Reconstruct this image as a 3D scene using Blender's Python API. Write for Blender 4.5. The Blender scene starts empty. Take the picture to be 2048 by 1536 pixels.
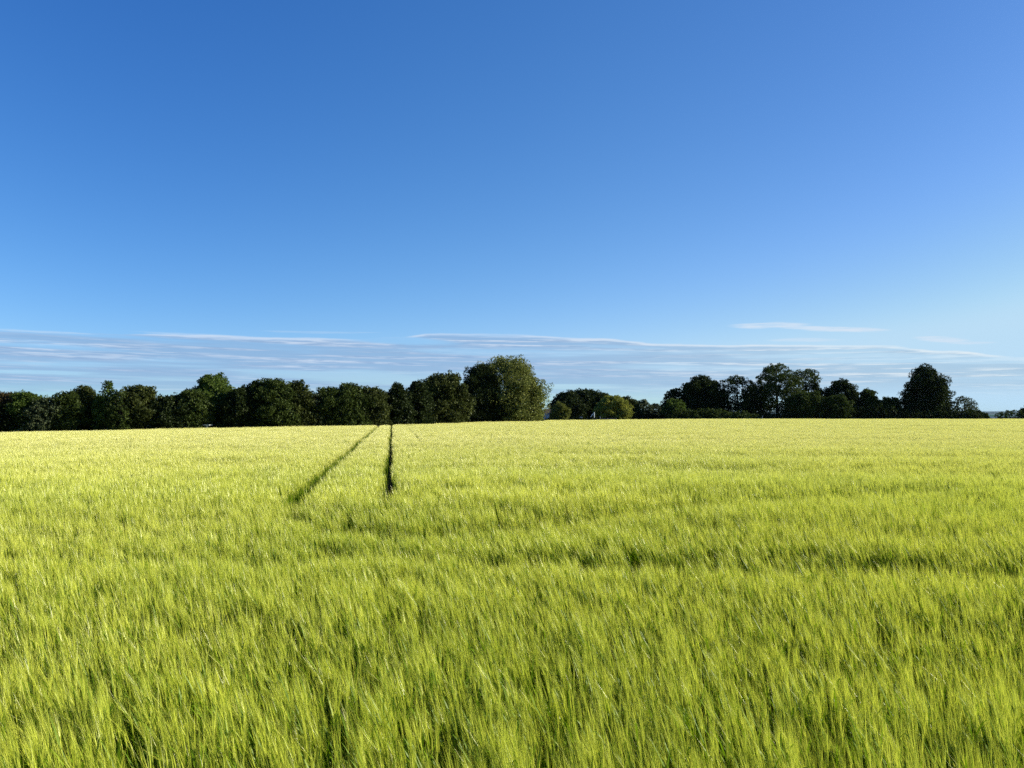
import bpy, math, random
import numpy as np
from mathutils import Vector

sc = bpy.context.scene
COL = sc.collection

# ------------------------------------------------------------------ camera
CAM_H = 2.3
PITCH = math.atan(58 / 1536)
cam = bpy.data.objects.new('camera', bpy.data.cameras.new('camera'))
COL.objects.link(cam)
sc.camera = cam
cam.data.sensor_width = 36
cam.data.lens = 27
cam.data.clip_start = 0.1
cam.data.clip_end = 80000
cam.location = (0, 0, CAM_H)
cam.rotation_euler = (math.radians(90) + PITCH, 0, 0)

# ------------------------------------------------------------------ sky
SUN_EL, SUN_AZ = math.radians(22), math.radians(80)
world = bpy.data.worlds.new('World')
sc.world = world
world.use_nodes = True
nt = world.node_tree
bg = nt.nodes['Background']
bg.inputs[1].default_value = 0.1


def N(t, kind, **kw):
    n = t.nodes.new(kind)
    for k, v in kw.items():
        setattr(n, k, v)
    return n


def put(t, sock, v):
    if hasattr(v, 'is_output') or isinstance(v, bpy.types.NodeSocket):
        t.links.new(v, sock)
    else:
        sock.default_value = v


def M(t, op, a, b=0.0, c=None, clamp=False):
    n = t.nodes.new('ShaderNodeMath')
    n.operation = op
    n.use_clamp = clamp
    put(t, n.inputs[0], a)
    put(t, n.inputs[1], b)
    if c is not None:
        put(t, n.inputs[2], c)
    return n.outputs[0]


def smooth(t, v, lo, hi, a=0.0, b=1.0):
    n = t.nodes.new('ShaderNodeMapRange')
    n.interpolation_type = 'SMOOTHSTEP'
    put(t, n.inputs['Value'], v)
    put(t, n.inputs['From Min'], lo)
    put(t, n.inputs['From Max'], hi)
    n.inputs['To Min'].default_value = a
    n.inputs['To Max'].default_value = b
    return n.outputs[0]


def mixc(t, f, a, b, blend='MIX'):
    n = t.nodes.new('ShaderNodeMix')
    n.data_type = 'RGBA'
    n.blend_type = blend
    put(t, n.inputs[0], f)
    put(t, n.inputs[6], a)
    put(t, n.inputs[7], b)
    return n.outputs[2]


def noise(t, vec, scale, detail=4, rough=0.5, dist=0.0):
    n = t.nodes.new('ShaderNodeTexNoise')
    if vec is not None:
        t.links.new(vec, n.inputs['Vector'])
    n.inputs['Scale'].default_value = scale
    n.inputs['Detail'].default_value = detail
    n.inputs['Roughness'].default_value = rough
    n.inputs['Distortion'].default_value = dist
    return n.outputs[0]


def lin(r, g, b):
    f = lambda c: (c / 255 / 12.92) if c <= 10 else (((c / 255) + .055) / 1.055) ** 2.4
    return (f(r), f(g), f(b), 1)


sky = N(nt, 'ShaderNodeTexSky', sky_type='NISHITA', sun_disc=False)
sky.sun_elevation, sky.sun_rotation = SUN_EL, SUN_AZ
sky.ozone_density, sky.dust_density, sky.air_density = 1.0, 0.3, 0.8
# camera response of the phone: each channel gets its own contrast
sep = N(nt, 'ShaderNodeSeparateColor')
nt.links.new(sky.outputs[0], sep.inputs[0])
cmb = N(nt, 'ShaderNodeCombineColor')
tc0 = N(nt, 'ShaderNodeTexCoord')
sx0 = N(nt, 'ShaderNodeSeparateXYZ')
nt.links.new(tc0.outputs['Generated'], sx0.inputs[0])
side = smooth(nt, M(nt, 'ARCTAN2', sx0.outputs[0], sx0.outputs[1]), -.6, .45)   # paler horizon on the sun's side
centre = smooth(nt, M(nt, 'ABSOLUTE', M(nt, 'ARCTAN2', sx0.outputs[0], sx0.outputs[1])), .55, .05)
for i, (g, k, capl, capr, gl_, mid_, gr_) in enumerate([(1.452, .41, .42, .50, .80, .13, 1.0), (1.056, .27, .74, .73, .92, .10, .93), (.775, .39, 1.0, .92, 1.0, .03, .96)]):
    cap = M(nt, 'MULTIPLY_ADD', side, capr - capl, capl)
    v = M(nt, 'MULTIPLY', sep.outputs[i], 0.1)
    v = M(nt, 'POWER', v, g)
    v = M(nt, 'MULTIPLY', v, math.exp(k))
    v = M(nt, 'MULTIPLY', v, M(nt, 'ADD', M(nt, 'MULTIPLY_ADD', side, gr_ - gl_, gl_), M(nt, 'MULTIPLY', centre, mid_)))
    # soft ceiling towards the pale horizon
    v = M(nt, 'SMOOTH_MIN', v, cap, 0.10)
    nt.links.new(v, cmb.inputs[i])
base = cmb.outputs[0]
# clouds: a thin streaky stratus bank low over the horizon, in azimuth / elevation
# clouds
tc = N(nt, 'ShaderNodeTexCoord')
sx = N(nt, 'ShaderNodeSeparateXYZ')
nt.links.new(tc.outputs['Generated'], sx.inputs[0])
X, Y, Z = sx.outputs
A = M(nt, 'ARCTAN2', X, Y)
R_ = M(nt, 'SQRT', M(nt, 'ADD', M(nt, 'MULTIPLY', X, X), M(nt, 'MULTIPLY', Y, Y)))
T = M(nt, 'DIVIDE', Z, R_)


def vec(t, x, y, z):
    n = t.nodes.new('ShaderNodeCombineXYZ')
    put(t, n.inputs[0], x); put(t, n.inputs[1], y); put(t, n.inputs[2], z)
    return n.outputs[0]


def curve(v, pts, lo=-0.8, hi=0.8):
    """piecewise value over azimuth; pts = [(px, value)] in picture columns -> azimuth"""
    n = N(nt, 'ShaderNodeValToRGB')
    n.color_ramp.interpolation = 'EASE'
    el = n.color_ramp.elements
    P = [((math.atan((p - 1024) / 1536) - lo) / (hi - lo), val) for p, val in pts]
    el[0].position, el[0].color = P[0][0], (P[0][1],) * 3 + (1,)
    el[1].position, el[1].color = P[-1][0], (P[-1][1],) * 3 + (1,)
    for p, val in P[1:-1]:
        e = el.new(p); e.color = (val,) * 3 + (1,)
    nt.links.new(M(nt, 'DIVIDE', M(nt, 'SUBTRACT', v, lo), hi - lo), n.inputs[0])
    return n.outputs[0]


def elev(px, py):
    a = math.atan((px - 1024) / 1536)
    return (826 - py) / 1536 * math.cos(a)


top = curve(A, [(p, elev(p, y) * 5) for p, y in
                [(-200, 664), (60, 661), (450, 669), (700, 676), (800, 672), (860, 663), (1040, 666), (1200, 675),
                 (1330, 685), (1500, 687), (1750, 688), (1900, 699), (2048, 714), (2300, 740)]])
top = M(nt, 'MULTIPLY', top, 0.2)
Tt = M(nt, 'ADD', T, M(nt, 'MULTIPLY', A, 0.012))           # the streaks sink slightly to the right
n_edge = noise(nt, vec(nt, M(nt, 'MULTIPLY', A, 14), M(nt, 'MULTIPLY', T, 120), 3.3), 1, 5, .6)
n_big = noise(nt, vec(nt, M(nt, 'MULTIPLY', A, 2.2), M(nt, 'MULTIPLY', Tt, 55), 7.7), 1, 3, .5)
n_str = noise(nt, vec(nt, M(nt, 'MULTIPLY', A, 5), M(nt, 'MULTIPLY', Tt, 250), 1.1), 1, 6, .66, .25)
n_fine = noise(nt, vec(nt, M(nt, 'MULTIPLY', A, 26), M(nt, 'MULTIPLY', Tt, 420), 9.1), 1, 4, .6)
d = M(nt, 'SUBTRACT', M(nt, 'ADD', top, M(nt, 'MULTIPLY', M(nt, 'SUBTRACT', n_edge, .5), .0065)), T)   # depth under the edge
under = smooth(nt, d, 0.0, 0.0028)
# hole just right of the middle-left (clear blue), and thin gaps
n_hole = noise(nt, vec(nt, M(nt, 'MULTIPLY', A, 3.2), M(nt, 'MULTIPLY', Tt, 70), 4.2), 1, 3, .5)
hole = smooth(nt, n_hole, .34, .5, .25, 1)
low = smooth(nt, T, 0.012, 0.042)
body = M(nt, 'MULTIPLY', M(nt, 'MULTIPLY', under, low), hole)
streak = smooth(nt, n_str, .42, .62)
ripple = smooth(nt, n_fine, .38, .62)
dens = M(nt, 'MULTIPLY', body, M(nt, 'ADD', .70, M(nt, 'MULTIPLY', streak, .28)), clamp=True)
edge_hi = M(nt, 'MULTIPLY', smooth(nt, d, 0.0, .0015), smooth(nt, d, .0060, .0020))
bright = M(nt, 'ADD', M(nt, 'MULTIPLY', M(nt, 'MULTIPLY', streak, smooth(nt, n_big, .35, .6, .55, 1)), M(nt, 'MULTIPLY_ADD', ripple, .85, .12)),
           M(nt, 'MULTIPLY', edge_hi, smooth(nt, n_big, .36, .52, .25, 1)), clamp=True)
warm = smooth(nt, A, -.1, .6)
cbase = mixc(nt, warm, lin(142, 176, 216), lin(166, 197, 222))
chi = mixc(nt, warm, lin(204, 221, 243), lin(226, 238, 245))
ccol = mixc(nt, bright, cbase, chi)
skyc = mixc(nt, dens, base, ccol)


def wisp(skyc, px, py, half_px, half_py, tilt, strength):
    a0 = math.atan((px - 1024) / 1536); t0 = elev(px, py)
    ca = math.cos(a0)
    u = M(nt, 'DIVIDE', M(nt, 'SUBTRACT', A, a0), half_px / 1536 * ca * ca)
    w_ = M(nt, 'SUBTRACT', M(nt, 'SUBTRACT', T, t0), M(nt, 'MULTIPLY', M(nt, 'SUBTRACT', A, a0), -tilt))
    w_ = M(nt, 'ADD', w_, M(nt, 'MULTIPLY', M(nt, 'SUBTRACT', n_edge, .5), .0055))
    v = M(nt, 'DIVIDE', w_, half_py / 1536 * ca)
    r = M(nt, 'ADD', M(nt, 'MULTIPLY', u, u), M(nt, 'MULTIPLY', v, v))
    f = M(nt, 'MULTIPLY', smooth(nt, r, 1.2, .2), strength)
    f = M(nt, 'MULTIPLY', f, smooth(nt, n_fine, .25, .6, .25, 1))
    return mixc(nt, f, skyc, lin(214, 229, 245))


for a in [(1540, 650, 85, 7, .01, .85), (1610, 655, 60, 4, .05, .6), (1690, 659, 95, 6, .06, .95), (1885, 678, 60, 6, .09, .75), (1945, 685, 55, 3.5, .05, .5),
          (1610, 680, 80, 5, .03, .5), (640, 664, 130, 3, -.01, .2), (80, 662, 120, 3, .01, .35), (400, 669, 140, 3, .02, .25)]:
    skyc = wisp(skyc, *a)
EXPO = 1.1


def clear(skyc, px, py, half_px, half_py, tilt, strength):
    """a gap in the cloud bank where the blue shows"""
    a0 = math.atan((px - 1024) / 1536); t0 = elev(px, py); ca = math.cos(a0)
    u = M(nt, 'DIVIDE', M(nt, 'SUBTRACT', A, a0), half_px / 1536 * ca * ca)
    w_ = M(nt, 'ADD', M(nt, 'SUBTRACT', T, t0), M(nt, 'MULTIPLY', M(nt, 'SUBTRACT', A, a0), tilt))
    w_ = M(nt, 'ADD', w_, M(nt, 'MULTIPLY', M(nt, 'SUBTRACT', n_edge, .5), .006))
    v = M(nt, 'DIVIDE', w_, half_py / 1536 * ca)
    rr = M(nt, 'ADD', M(nt, 'MULTIPLY', u, u), M(nt, 'MULTIPLY', v, v))
    return mixc(nt, M(nt, 'MULTIPLY', smooth(nt, rr, 1.3, .2), strength), skyc, base)


for a in [(800, 681, 120, 9, .03, .95), (980, 702, 170, 5, .02, .6), (70, 744, 130, 6, 0, .8), (1250, 694, 100, 4, .05, .4)]:
    skyc = clear(skyc, *a)
up = mixc(nt, 1.0, skyc, (10 / 2 ** EXPO,) * 3 + (1,), 'MULTIPLY')
up_n = [n for n in nt.nodes if n.type == 'MIX'][-1]
up_n.clamp_result = False
nt.links.new(up, bg.inputs[0])

# ------------------------------------------------------------------ sun and exposure
sun = bpy.data.objects.new('sun', bpy.data.lights.new('sun', 'SUN'))
COL.objects.link(sun)
sun.data.energy = 5.0
sun.data.angle = math.radians(0.53)
sun.data.color = (1.0, 0.92, 0.78)
sdir = Vector((math.sin(SUN_AZ) * math.cos(SUN_EL), math.cos(SUN_AZ) * math.cos(SUN_EL), math.sin(SUN_EL)))
sun.rotation_euler = sdir.to_track_quat('Z', 'Y').to_euler()
sc.view_settings.view_transform = 'Standard'
sc.view_settings.look = 'None'
sc.view_settings.exposure = EXPO
sc.view_settings.gamma = 1.0
sc.cycles.max_bounces = 5
sc.cycles.diffuse_bounces = 2
sc.cycles.glossy_bounces = 2
sc.cycles.transmission_bounces = 3
sc.cycles.volume_bounces = 0
sc.cycles.use_denoising = False
sc.cycles.use_adaptive_sampling = False
sc.cycles.sample_clamp_indirect = 4


# ------------------------------------------------------------------ helpers
def pick(px, py, depth):
    """world point seen at picture position (px, py) at distance `depth` along +Y"""
    u, v = (px - 1024) / 1536, -(py - 768) / 1536
    dy = math.cos(PITCH) - v * math.sin(PITCH)
    dz = math.sin(PITCH) + v * math.cos(PITCH)
    k = depth / dy
    return (u * k, depth, CAM_H + dz * k)


def tag(o, label=None, cat=None, group=None, kind=None):
    if label: o['label'] = label
    if cat: o['category'] = cat
    if group: o['group'] = group
    if kind: o['kind'] = kind
    return o


def mesh_np(name, V, F, mats, midx=None, smooth_=False, uv=None):
    """F: list of (k x n) index arrays, one per polygon size"""
    me = bpy.data.meshes.new(name)
    V = np.asarray(V, dtype=np.float32)
    F = [np.asarray(f, dtype=np.int32) for f in F if len(f)]
    nl = sum(f.size for f in F)
    npoly = sum(len(f) for f in F)
    me.vertices.add(len(V)); me.vertices.foreach_set('co', V.ravel())
    me.loops.add(nl); me.loops.foreach_set('vertex_index', np.concatenate([f.ravel() for f in F]))
    me.polygons.add(npoly)
    tot = np.concatenate([np.full(len(f), f.shape[1], dtype=np.int32) for f in F])
    st = np.concatenate([[0], np.cumsum(tot)[:-1]]).astype(np.int32)
    me.polygons.foreach_set('loop_start', st)
    me.polygons.foreach_set('loop_total', tot)
    if midx is not None:
        me.polygons.foreach_set('material_index', np.asarray(midx, dtype=np.int32))
    if smooth_:
        me.polygons.foreach_set('use_smooth', np.ones(npoly, dtype=bool))
    for m in mats: me.materials.append(m)
    me.update(calc_edges=True)
    return me


def link(name, me, parent=None):
    o = bpy.data.objects.new(name, me)
    COL.objects.link(o)
    if parent: o.parent = parent
    return o


def vnoise(x, y, seed):
    """smooth value noise on numpy arrays"""
    x = np.asarray(x, float); y = np.asarray(y, float)
    xi, yi = np.floor(x).astype(np.int64), np.floor(y).astype(np.int64)
    fx, fy = x - xi, y - yi
    fx = fx * fx * (3 - 2 * fx); fy = fy * fy * (3 - 2 * fy)
    def h(a, b):
        n = (a * 374761393 + b * 668265263 + seed * 1274126177) & 0xffffffff
        n = ((n ^ (n >> 13)) * 1274126177) & 0xffffffff
        return ((n ^ (n >> 16)) & 0xffff) / 65535.0
    return (h(xi, yi) * (1 - fx) + h(xi + 1, yi) * fx) * (1 - fy) + (h(xi, yi + 1) * (1 - fx) + h(xi + 1, yi + 1) * fx) * fy


# ------------------------------------------------------------------ terrain
CROP = 0.80
EP = np.array([-300, 0, 400, 784, 1000, 1100, 1250, 1400, 2048, 2400.])
EY = np.array([880, 865.5, 857, 849.5, 843.5, 841, 839.3, 838.3, 838.3, 838.5])
ED = np.array([78, 86, 96, 115, 145, 165, 185, 195, 205, 210.])


def edge_depth(px):
    return np.interp(px, EP, ED)


def terrain(x, y):
    x = np.asarray(x, float); y = np.asarray(y, float)
    yy = np.maximum(y, 1.0)
    px = np.clip(1024 + 1536 * x / yy, -300, 2400)
    De = np.interp(px, EP, ED)
    ze = CAM_H - CROP - (np.interp(px, EP, EY) - 826) / 1536 * De
    r = np.clip(y / De, 0, 1.25)
    z = ze * r ** 2
    # past the trees the land drops into a valley and rises again far off
    R = np.hypot(x, y)
    z = z - np.clip((R - 330) / 900, 0, 1) ** 1.3 * 22
    far = np.clip((R - 1500) / 22500, 0, 1)
    z = z + far ** 1.1 * 58 + np.where(R > 1400, (vnoise(x / 950, y / 950, 5) - .5) * 40 * np.clip((R - 1400) / 14000, 0, 1), 0)
    return z


def tz(x, y):
    return float(terrain(x, y))


def polar_sheet(name, radii, nseg, mat, kind='structure'):
    th = np.linspace(0, 2 * np.pi, nseg, endpoint=False)
    V = []
    for r in radii:
        x, y = r * np.sin(th), r * np.cos(th)
        V.append(np.c_[x, y, terrain(x, y)])
    V = np.concatenate(V)
    i = np.arange(nseg); j = (i + 1) % nseg
    Q = [np.c_[k * nseg + i, k * nseg + j, (k + 1) * nseg + j, (k + 1) * nseg + i] for k in range(len(radii) - 1)]
    me = mesh_np(name, V, [np.concatenate(Q)[:, ::-1]], [mat], smooth_=True)
    o = link(name, me); tag(o, kind=kind)
    return o


def mat_new(name):
    m = bpy.data.materials.new(name)
    m.use_nodes = True
    t = m.node_tree
    t.nodes.clear()
    out = t.nodes.new('ShaderNodeOutputMaterial')
    return m, t, out


def ground_mat():
    m, t, out = mat_new('soil_and_grass')
    b = N(t, 'ShaderNodeBsdfDiffuse')
    tcn = N(t, 'ShaderNodeTexCoord'); P = tcn.outputs['Object']
    n1 = noise(t, P, 6, 6, .6); n2 = noise(t, P, .15, 3, .5)
    c = mixc(t, n1, (.05, .036, .022, 1), (.10, .075, .045, 1))
    c2 = mixc(t, n1, (.04, .06, .015, 1), (.07, .09, .03, 1))
    c = mixc(t, smooth(t, n2, .45, .6, 0, .35), c, c2)
    t.links.new(c, b.inputs[0]); t.links.new(b.outputs[0], out.inputs[0])
    return m


def hills_mat():
    m, t, out = mat_new('far_fields_hazed')
    b = N(t, 'ShaderNodeBsdfDiffuse')
    tcn = N(t, 'ShaderNodeTexCoord'); P = tcn.outputs['Object']
    vo = N(t, 'ShaderNodeTexVoronoi'); vo.inputs['Scale'].default_value = .0035
    t.links.new(P, vo.inputs['Vector'])
    n1 = noise(t, P, .006, 5, .6)
    c = mixc(t, smooth(t, n1, .42, .52), (.11, .15, .15, 1), (.04, .065, .07, 1))  # bluish tones: part of the distance haze painted into the land
    c = mixc(t, .4, c, vo.outputs['Color'], 'SOFT_LIGHT')
    t.links.new(c, b.inputs[0]); t.links.new(b.outputs[0], out.inputs[0])
    return m


GM, HM = ground_mat(), hills_mat()
polar_sheet('ground', [0.02, .5, 1, 2, 4, 7, 11, 16, 22, 30, 40, 50, 60, 70, 80, 90, 100, 115, 130, 150, 170, 190, 210, 230,
                       260, 300, 360, 450, 600, 800, 1100, 1400], 360, GM)
polar_sheet('hills', [1400, 1550, 1700, 1850, 2000, 2200, 2400, 2600, 2850, 3100, 3400, 3700, 4000, 4350, 4700, 5100, 5500, 6000, 6600, 7200, 7900, 8700, 9600, 10600, 11700, 13000, 14500, 16000, 18000, 20000, 22500, 25000], 1440, HM)


# ------------------------------------------------------------------ barley crop
def plant_mat(name, cols, transl, gloss=.04, rough=.45, tcol=None):
    """cols: two colours the random value runs between"""
    m, t, out = mat_new(name)
    oi = N(t, 'ShaderNodeObjectInfo')
    geo = N(t, 'ShaderNodeNewGeometry')
    r = M(t, 'ADD', M(t, 'MULTIPLY', oi.outputs['Random'], .35), M(t, 'MULTIPLY', geo.outputs['Random Per Island'], .65))
    c = mixc(t, r, cols[0], cols[1])
    # broad patches where the crop is a little riper or greener
    pn = noise(t, geo.outputs['Position'], .11, 2, .5)
    c = mixc(t, smooth(t, pn, .35, .65, 0, .35), c, cols[2])
    # yellower with distance: the grazing view of lit ears put into the colour
    sy = N(t, 'ShaderNodeSeparateXYZ'); t.links.new(geo.outputs['Position'], sy.inputs[0])
    if tcol: c = mixc(t, smooth(t, sy.outputs[1], 5, 45, .04), c, tcol)
    di = N(t, 'ShaderNodeBsdfDiffuse'); tr = N(t, 'ShaderNodeBsdfTranslucent'); gl = N(t, 'ShaderNodeBsdfGlossy')
    t.links.new(c, di.inputs[0]); t.links.new(c, tr.inputs[0])
    gl.inputs['Color'].default_value = (1, 1, .95, 1)
    gl.inputs['Roughness'].default_value = rough
    m1 = N(t, 'ShaderNodeMixShader'); m1.inputs[0].default_value = transl
    t.links.new(di.outputs[0], m1.inputs[1]); t.links.new(tr.outputs[0], m1.inputs[2])
    m2 = N(t, 'ShaderNodeMixShader'); m2.inputs[0].default_value = gloss
    t.links.new(m1.outputs[0], m2.inputs[1]); t.links.new(gl.outputs[0], m2.inputs[2])
    t.links.new(m2.outputs[0], out.inputs[0])
    return m


M_STEM = plant_mat('barley_stem', ((.09, .18, .003, 1), (.23, .33, .007, 1), (.20, .26, .008, 1)), .3, .008)
M_LEAF = plant_mat('barley_leaf', ((.07, .15, .003, 1), (.19, .31, .007, 1), (.18, .25, .008, 1)), .4, .012)
M_EAR = plant_mat('barley_ear', ((.34, .41, .03, 1), (.64, .67, .10, 1), (.63, .62, .10, 1)), .3, .015, tcol=(.62, .61, .16, 1))
M_AWN = plant_mat('barley_awn', ((.31, .39, .015, 1), (.79, .83, .10, 1), (.81, .80, .11, 1)), .35, .04, .35, tcol=(.71, .70, .20, 1))
CROP_MATS = [M_STEM, M_LEAF, M_EAR, M_AWN]


class Buf:
    def __init__(s):
        s.v = []; s.q = []; s.t = []; s.mq = []; s.mt = []; s.n = 0

    def ribbon(s, pts, widths, side, mat):
        """pts (k,3), widths (k,), side unit vectors (k,3) or (3,)"""
        k = len(pts)
        side = np.broadcast_to(side, (k, 3))
        L = pts - side * widths[:, None] * .5
        Rr = pts + side * widths[:, None] * .5
        s.v.append(np.stack([L, Rr], 1).reshape(-1, 3))
        for i in range(k - 1):
            a = s.n + 2 * i
            s.q.append((a, a + 1, a + 3, a + 2)); s.mq.append(mat)
        s.n += 2 * k

    def spike(s, base, tip, w, side, mat):
        s.v.append(np.array([base - side * w * .5, base + side * w * .5, tip]))
        s.t.append((s.n, s.n + 1, s.n + 2)); s.mt.append(mat); s.n += 3

    def mesh(s, name):
        return mesh_np(name, np.concatenate(s.v), [s.q, s.t] if s.t else [s.q], CROP_MATS, s.mq + s.mt)


def nrm(a):
    return a / (np.linalg.norm(a) + 1e-9)


def culm(B, rng, x, y, detail, hscale=1.0):
    lean_az = math.pi + rng.normal(0, .8)              # wind blows them towards -X
    ld = np.array([math.cos(lean_az), math.sin(lean_az), 0])
    lean = rng.uniform(.0, .075)
    H = (0.66 + rng.normal(0, .035)) * hscale
    ts = np.linspace(0, 1, {2: 4, 1: 3, 0: 2}[detail])
    base = np.array([x, y, 0.])
    path = base + np.outer(ts ** 1.8 * lean, ld) + np.outer(ts * H, [0, 0, 1])
    yaw = rng.uniform(0, math.pi)
    sd = np.array([math.cos(yaw), math.sin(yaw), 0])
    w = {2: .004, 1: .006, 0: .011}[detail]
    B.ribbon(path, np.full(len(ts), w), sd, 0)
    if detail == 2:
        B.ribbon(path, np.full(len(ts), w), np.array([-sd[1], sd[0], 0]), 0)
    # leaves
    for _ in range({2: 4, 1: 2, 0: 1}[detail]):
        t0 = rng.uniform(.45, 1.0)
        p0 = base + ld * lean * t0 ** 1.8 + np.array([0, 0, H * t0])
        az = lean_az + rng.normal(0, 1.0)
        out = np.array([math.cos(az), math.sin(az), 0])
        Ln = rng.uniform(.14, .26)
        k = {2: 5, 1: 3, 0: 3}[detail]
        u = np.linspace(0, 1, k)
        droop = rng.uniform(.05, .7)
        pts = p0 + np.outer(u * Ln * .42, out) + np.outer((u * .85 - droop * u ** 2.4) * Ln, [0, 0, 1])
        ww = np.interp(u, [0, .3, 1], [.006, .011, .001]) * {2: 1, 1: 1.2, 0: 1.9}[detail]
        sv = np.array([-out[1], out[0], rng.uniform(-.5, .5)])
        B.ribbon(pts, ww, nrm(sv), 1)
    # ear
    tip = path[-1]
    d0 = nrm(path[-1] - path[-2])
    nod = rng.uniform(.0, .20) if rng.uniform() < .88 else rng.uniform(.2, .7)
    ed = nrm(d0 + ld * nod + np.array([0, 0, .0]))
    Le = rng.uniform(.065, .09)
    s1 = nrm(np.cross(ed, [0.3, 1, .2])); s2 = nrm(np.cross(ed, s1))
    u = np.array([0, .25, .7, 1.]) if detail else np.array([0, .4, 1.])
    ew = (np.array([.004, .010, .009, .003]) if detail else np.array([.008, .019, .008]))
    pts = tip + np.outer(u * Le, ed)
    B.ribbon(pts, ew * (1.0 if detail == 2 else 1.2), s1, 2)
    if detail:
        B.ribbon(pts, ew * .8, s2, 2)
    # awns
    na = {2: 11, 1: 7, 0: 8}[detail]
    wa = {2: .0014, 1: .0031, 0: .0062}[detail]
    for i in range(na):
        f = rng.uniform(.1, 1)
        b0 = tip + ed * Le * f
        a = rng.uniform(0, 2 * math.pi)
        spread = rng.uniform(.03, .17)
        dv = nrm(ed + (s1 * math.cos(a) + s2 * math.sin(a)) * spread + ld * .08)
        la = rng.uniform(.11, .18)
        sd2 = nrm(np.cross(dv, rng.normal(size=3)))
        B.spike(b0, b0 + dv * la, wa, sd2, 3)


def make_patch(name, seed, size, n, detail, round_=False):
    rng = np.random.default_rng(seed)
    B = Buf()
    for i in range(n):
        if round_:
            r = size * .5 * math.sqrt(rng.uniform()) * 1.25; a = rng.uniform(0, 2 * math.pi)
            x, y = r * math.cos(a), r * math.sin(a)
        else:
            x, y = rng.uniform(-.53, .53, 2) * size
        culm(B, rng, x, y, detail, 1.0 + rng.normal(0, .04))
    return B.mesh(name)


src = bpy.data.collections.new('barley_sources')     # not linked to the scene: only instanced
kinds = []                                            # order = alphabetical order of names in the collection


def add_src(prefix, count, *a, **k):
    lo = len(kinds)
    for i in range(count):
        nm = 'barley_%s_%02d' % (prefix, i)
        o = bpy.data.objects.new(nm, make_patch(nm, 100 * len(kinds) + 7, *a, **k))
        src.objects.link(o); kinds.append(nm)
    return lo, lo + count


K_NEAR = add_src('a_clump', 8, .18, 15, 2, round_=True)
K_MID = add_src('b_clump', 6, .18, 13, 1, round_=True)
K_TILE = add_src('c_tile', 6, .5, 100, 1)
K_FAR = add_src('d_tile', 6, 1.0, 190, 0)


def gp(px, py):
    """field position whose crop top is seen at picture position px, py (flat part of the field)"""
    D = (CAM_H - CROP) / ((py - 826) / 1536)
    return ((px - 1024) / 1536 * D, D)


def line(*pts):
    return np.array(pts, float)


d1 = (784.5 - 1024) / 1536
TRACKS = [  # polyline, half width of the gap
    (line((d1 * 13.4, 13.4), (d1 * 128, 128)), .125),
    (line(gp(590, 1004), (d1 * 14.6 - 1.72, 14.6), (d1 * 128 - 1.72, 128)), .17),
    (line(gp(590, 1004), gp(612, 1030)), -.02, .04),
    (line(gp(612, 1030), gp(640, 1062), gp(690, 1080)), -5, .03),
    (line(gp(690, 1080), gp(900, 1094), gp(1300, 1104)), .04, .12),
    (line(gp(1300, 1104), gp(1700, 1112), gp(2048, 1120), gp(2400, 1130)), .08, .15),
    (line(gp(-300, 1098), gp(200, 1100), gp(650, 1098)), .03, .13),
    (line(gp(700, 1040), gp(820, 1050), gp(1000, 1040), gp(1300, 1012), gp(1700, 985), gp(2048, 972), gp(2400, 960)), .04, .11),
    (line(gp(1250, 843.5), gp(1450, 850), (gp(1700, 857)), gp(2048, 864), gp(2500, 875)), .25, .30, 1.1),
    (line(gp(1560, 846), gp(1800, 851), gp(2400, 857)), .25, .30, 1.6),
    (line(gp(-300, 897), gp(0, 889), gp(200, 884), gp(420, 878)), .15, .22, .8),
    (line(gp(1250, 872), gp(1700, 878), gp(2400, 890)), .0, .14, .9),
    (line(gp(1000, 905), gp(1500, 909), gp(2400, 918)), .0, .12, .6),
    (line(gp(815, 852), gp(850, 885)), .02),
    (line(gp(1180, 925), gp(1500, 935), gp(2048, 950)), .03, .10),
]


def track_dist(x, y):
    best = np.full(len(x), 1e9); gap = np.zeros(len(x))
    for P, hw, *_ in TRACKS:
        for a, b in zip(P[:-1], P[1:]):
            ab = b - a
            t = np.clip(((x - a[0]) * ab[0] + (y - a[1]) * ab[1]) / (ab @ ab), 0, 1)
            d = np.hypot(x - a[0] - t * ab[0], y - a[1] - t * ab[1]) - hw
            m = d < best
            best = np.where(m, d, best); gap = np.where(m, hw, gap)
    return best, gap


rngp = np.random.default_rng(11)


def grid(y0, y1, cell, jit):
    ys = np.arange(y0 + cell / 2, y1, cell)
    X_, Y_ = [], []
    for y in ys:
        half = .86 * max(y, 0) + 4
        xs = np.arange(-math.floor(half / cell) * cell, half, cell)
        X_.append(xs); Y_.append(np.full(len(xs), y))
    X_ = np.concatenate(X_); Y_ = np.concatenate(Y_)
    return X_ + rngp.uniform(-jit, jit, len(X_)) * cell, Y_ + rngp.uniform(-jit, jit, len(X_)) * cell


pts, idx, scl = [], [], []


def infield(x, y):
    px = np.clip(1024 + 1536 * x / np.maximum(y, 1), -300, 2400)
    return y < edge_depth(px)


def add_pts(x, y, kr, s):
    pts.append(np.c_[x, y]); idx.append(rngp.integers(kr[0], kr[1], len(x))); scl.append(np.full(len(x), s))


NEAR_Y, MID_Y, FAR_Y = 13.0, 46.0, 225.0
x, y = grid(0.2, NEAR_Y, .17, .5)
d_, g_ = track_dist(x, y)
k = d_ > 0.04
add_pts(x[k], y[k], K_NEAR, 1.0)
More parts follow.
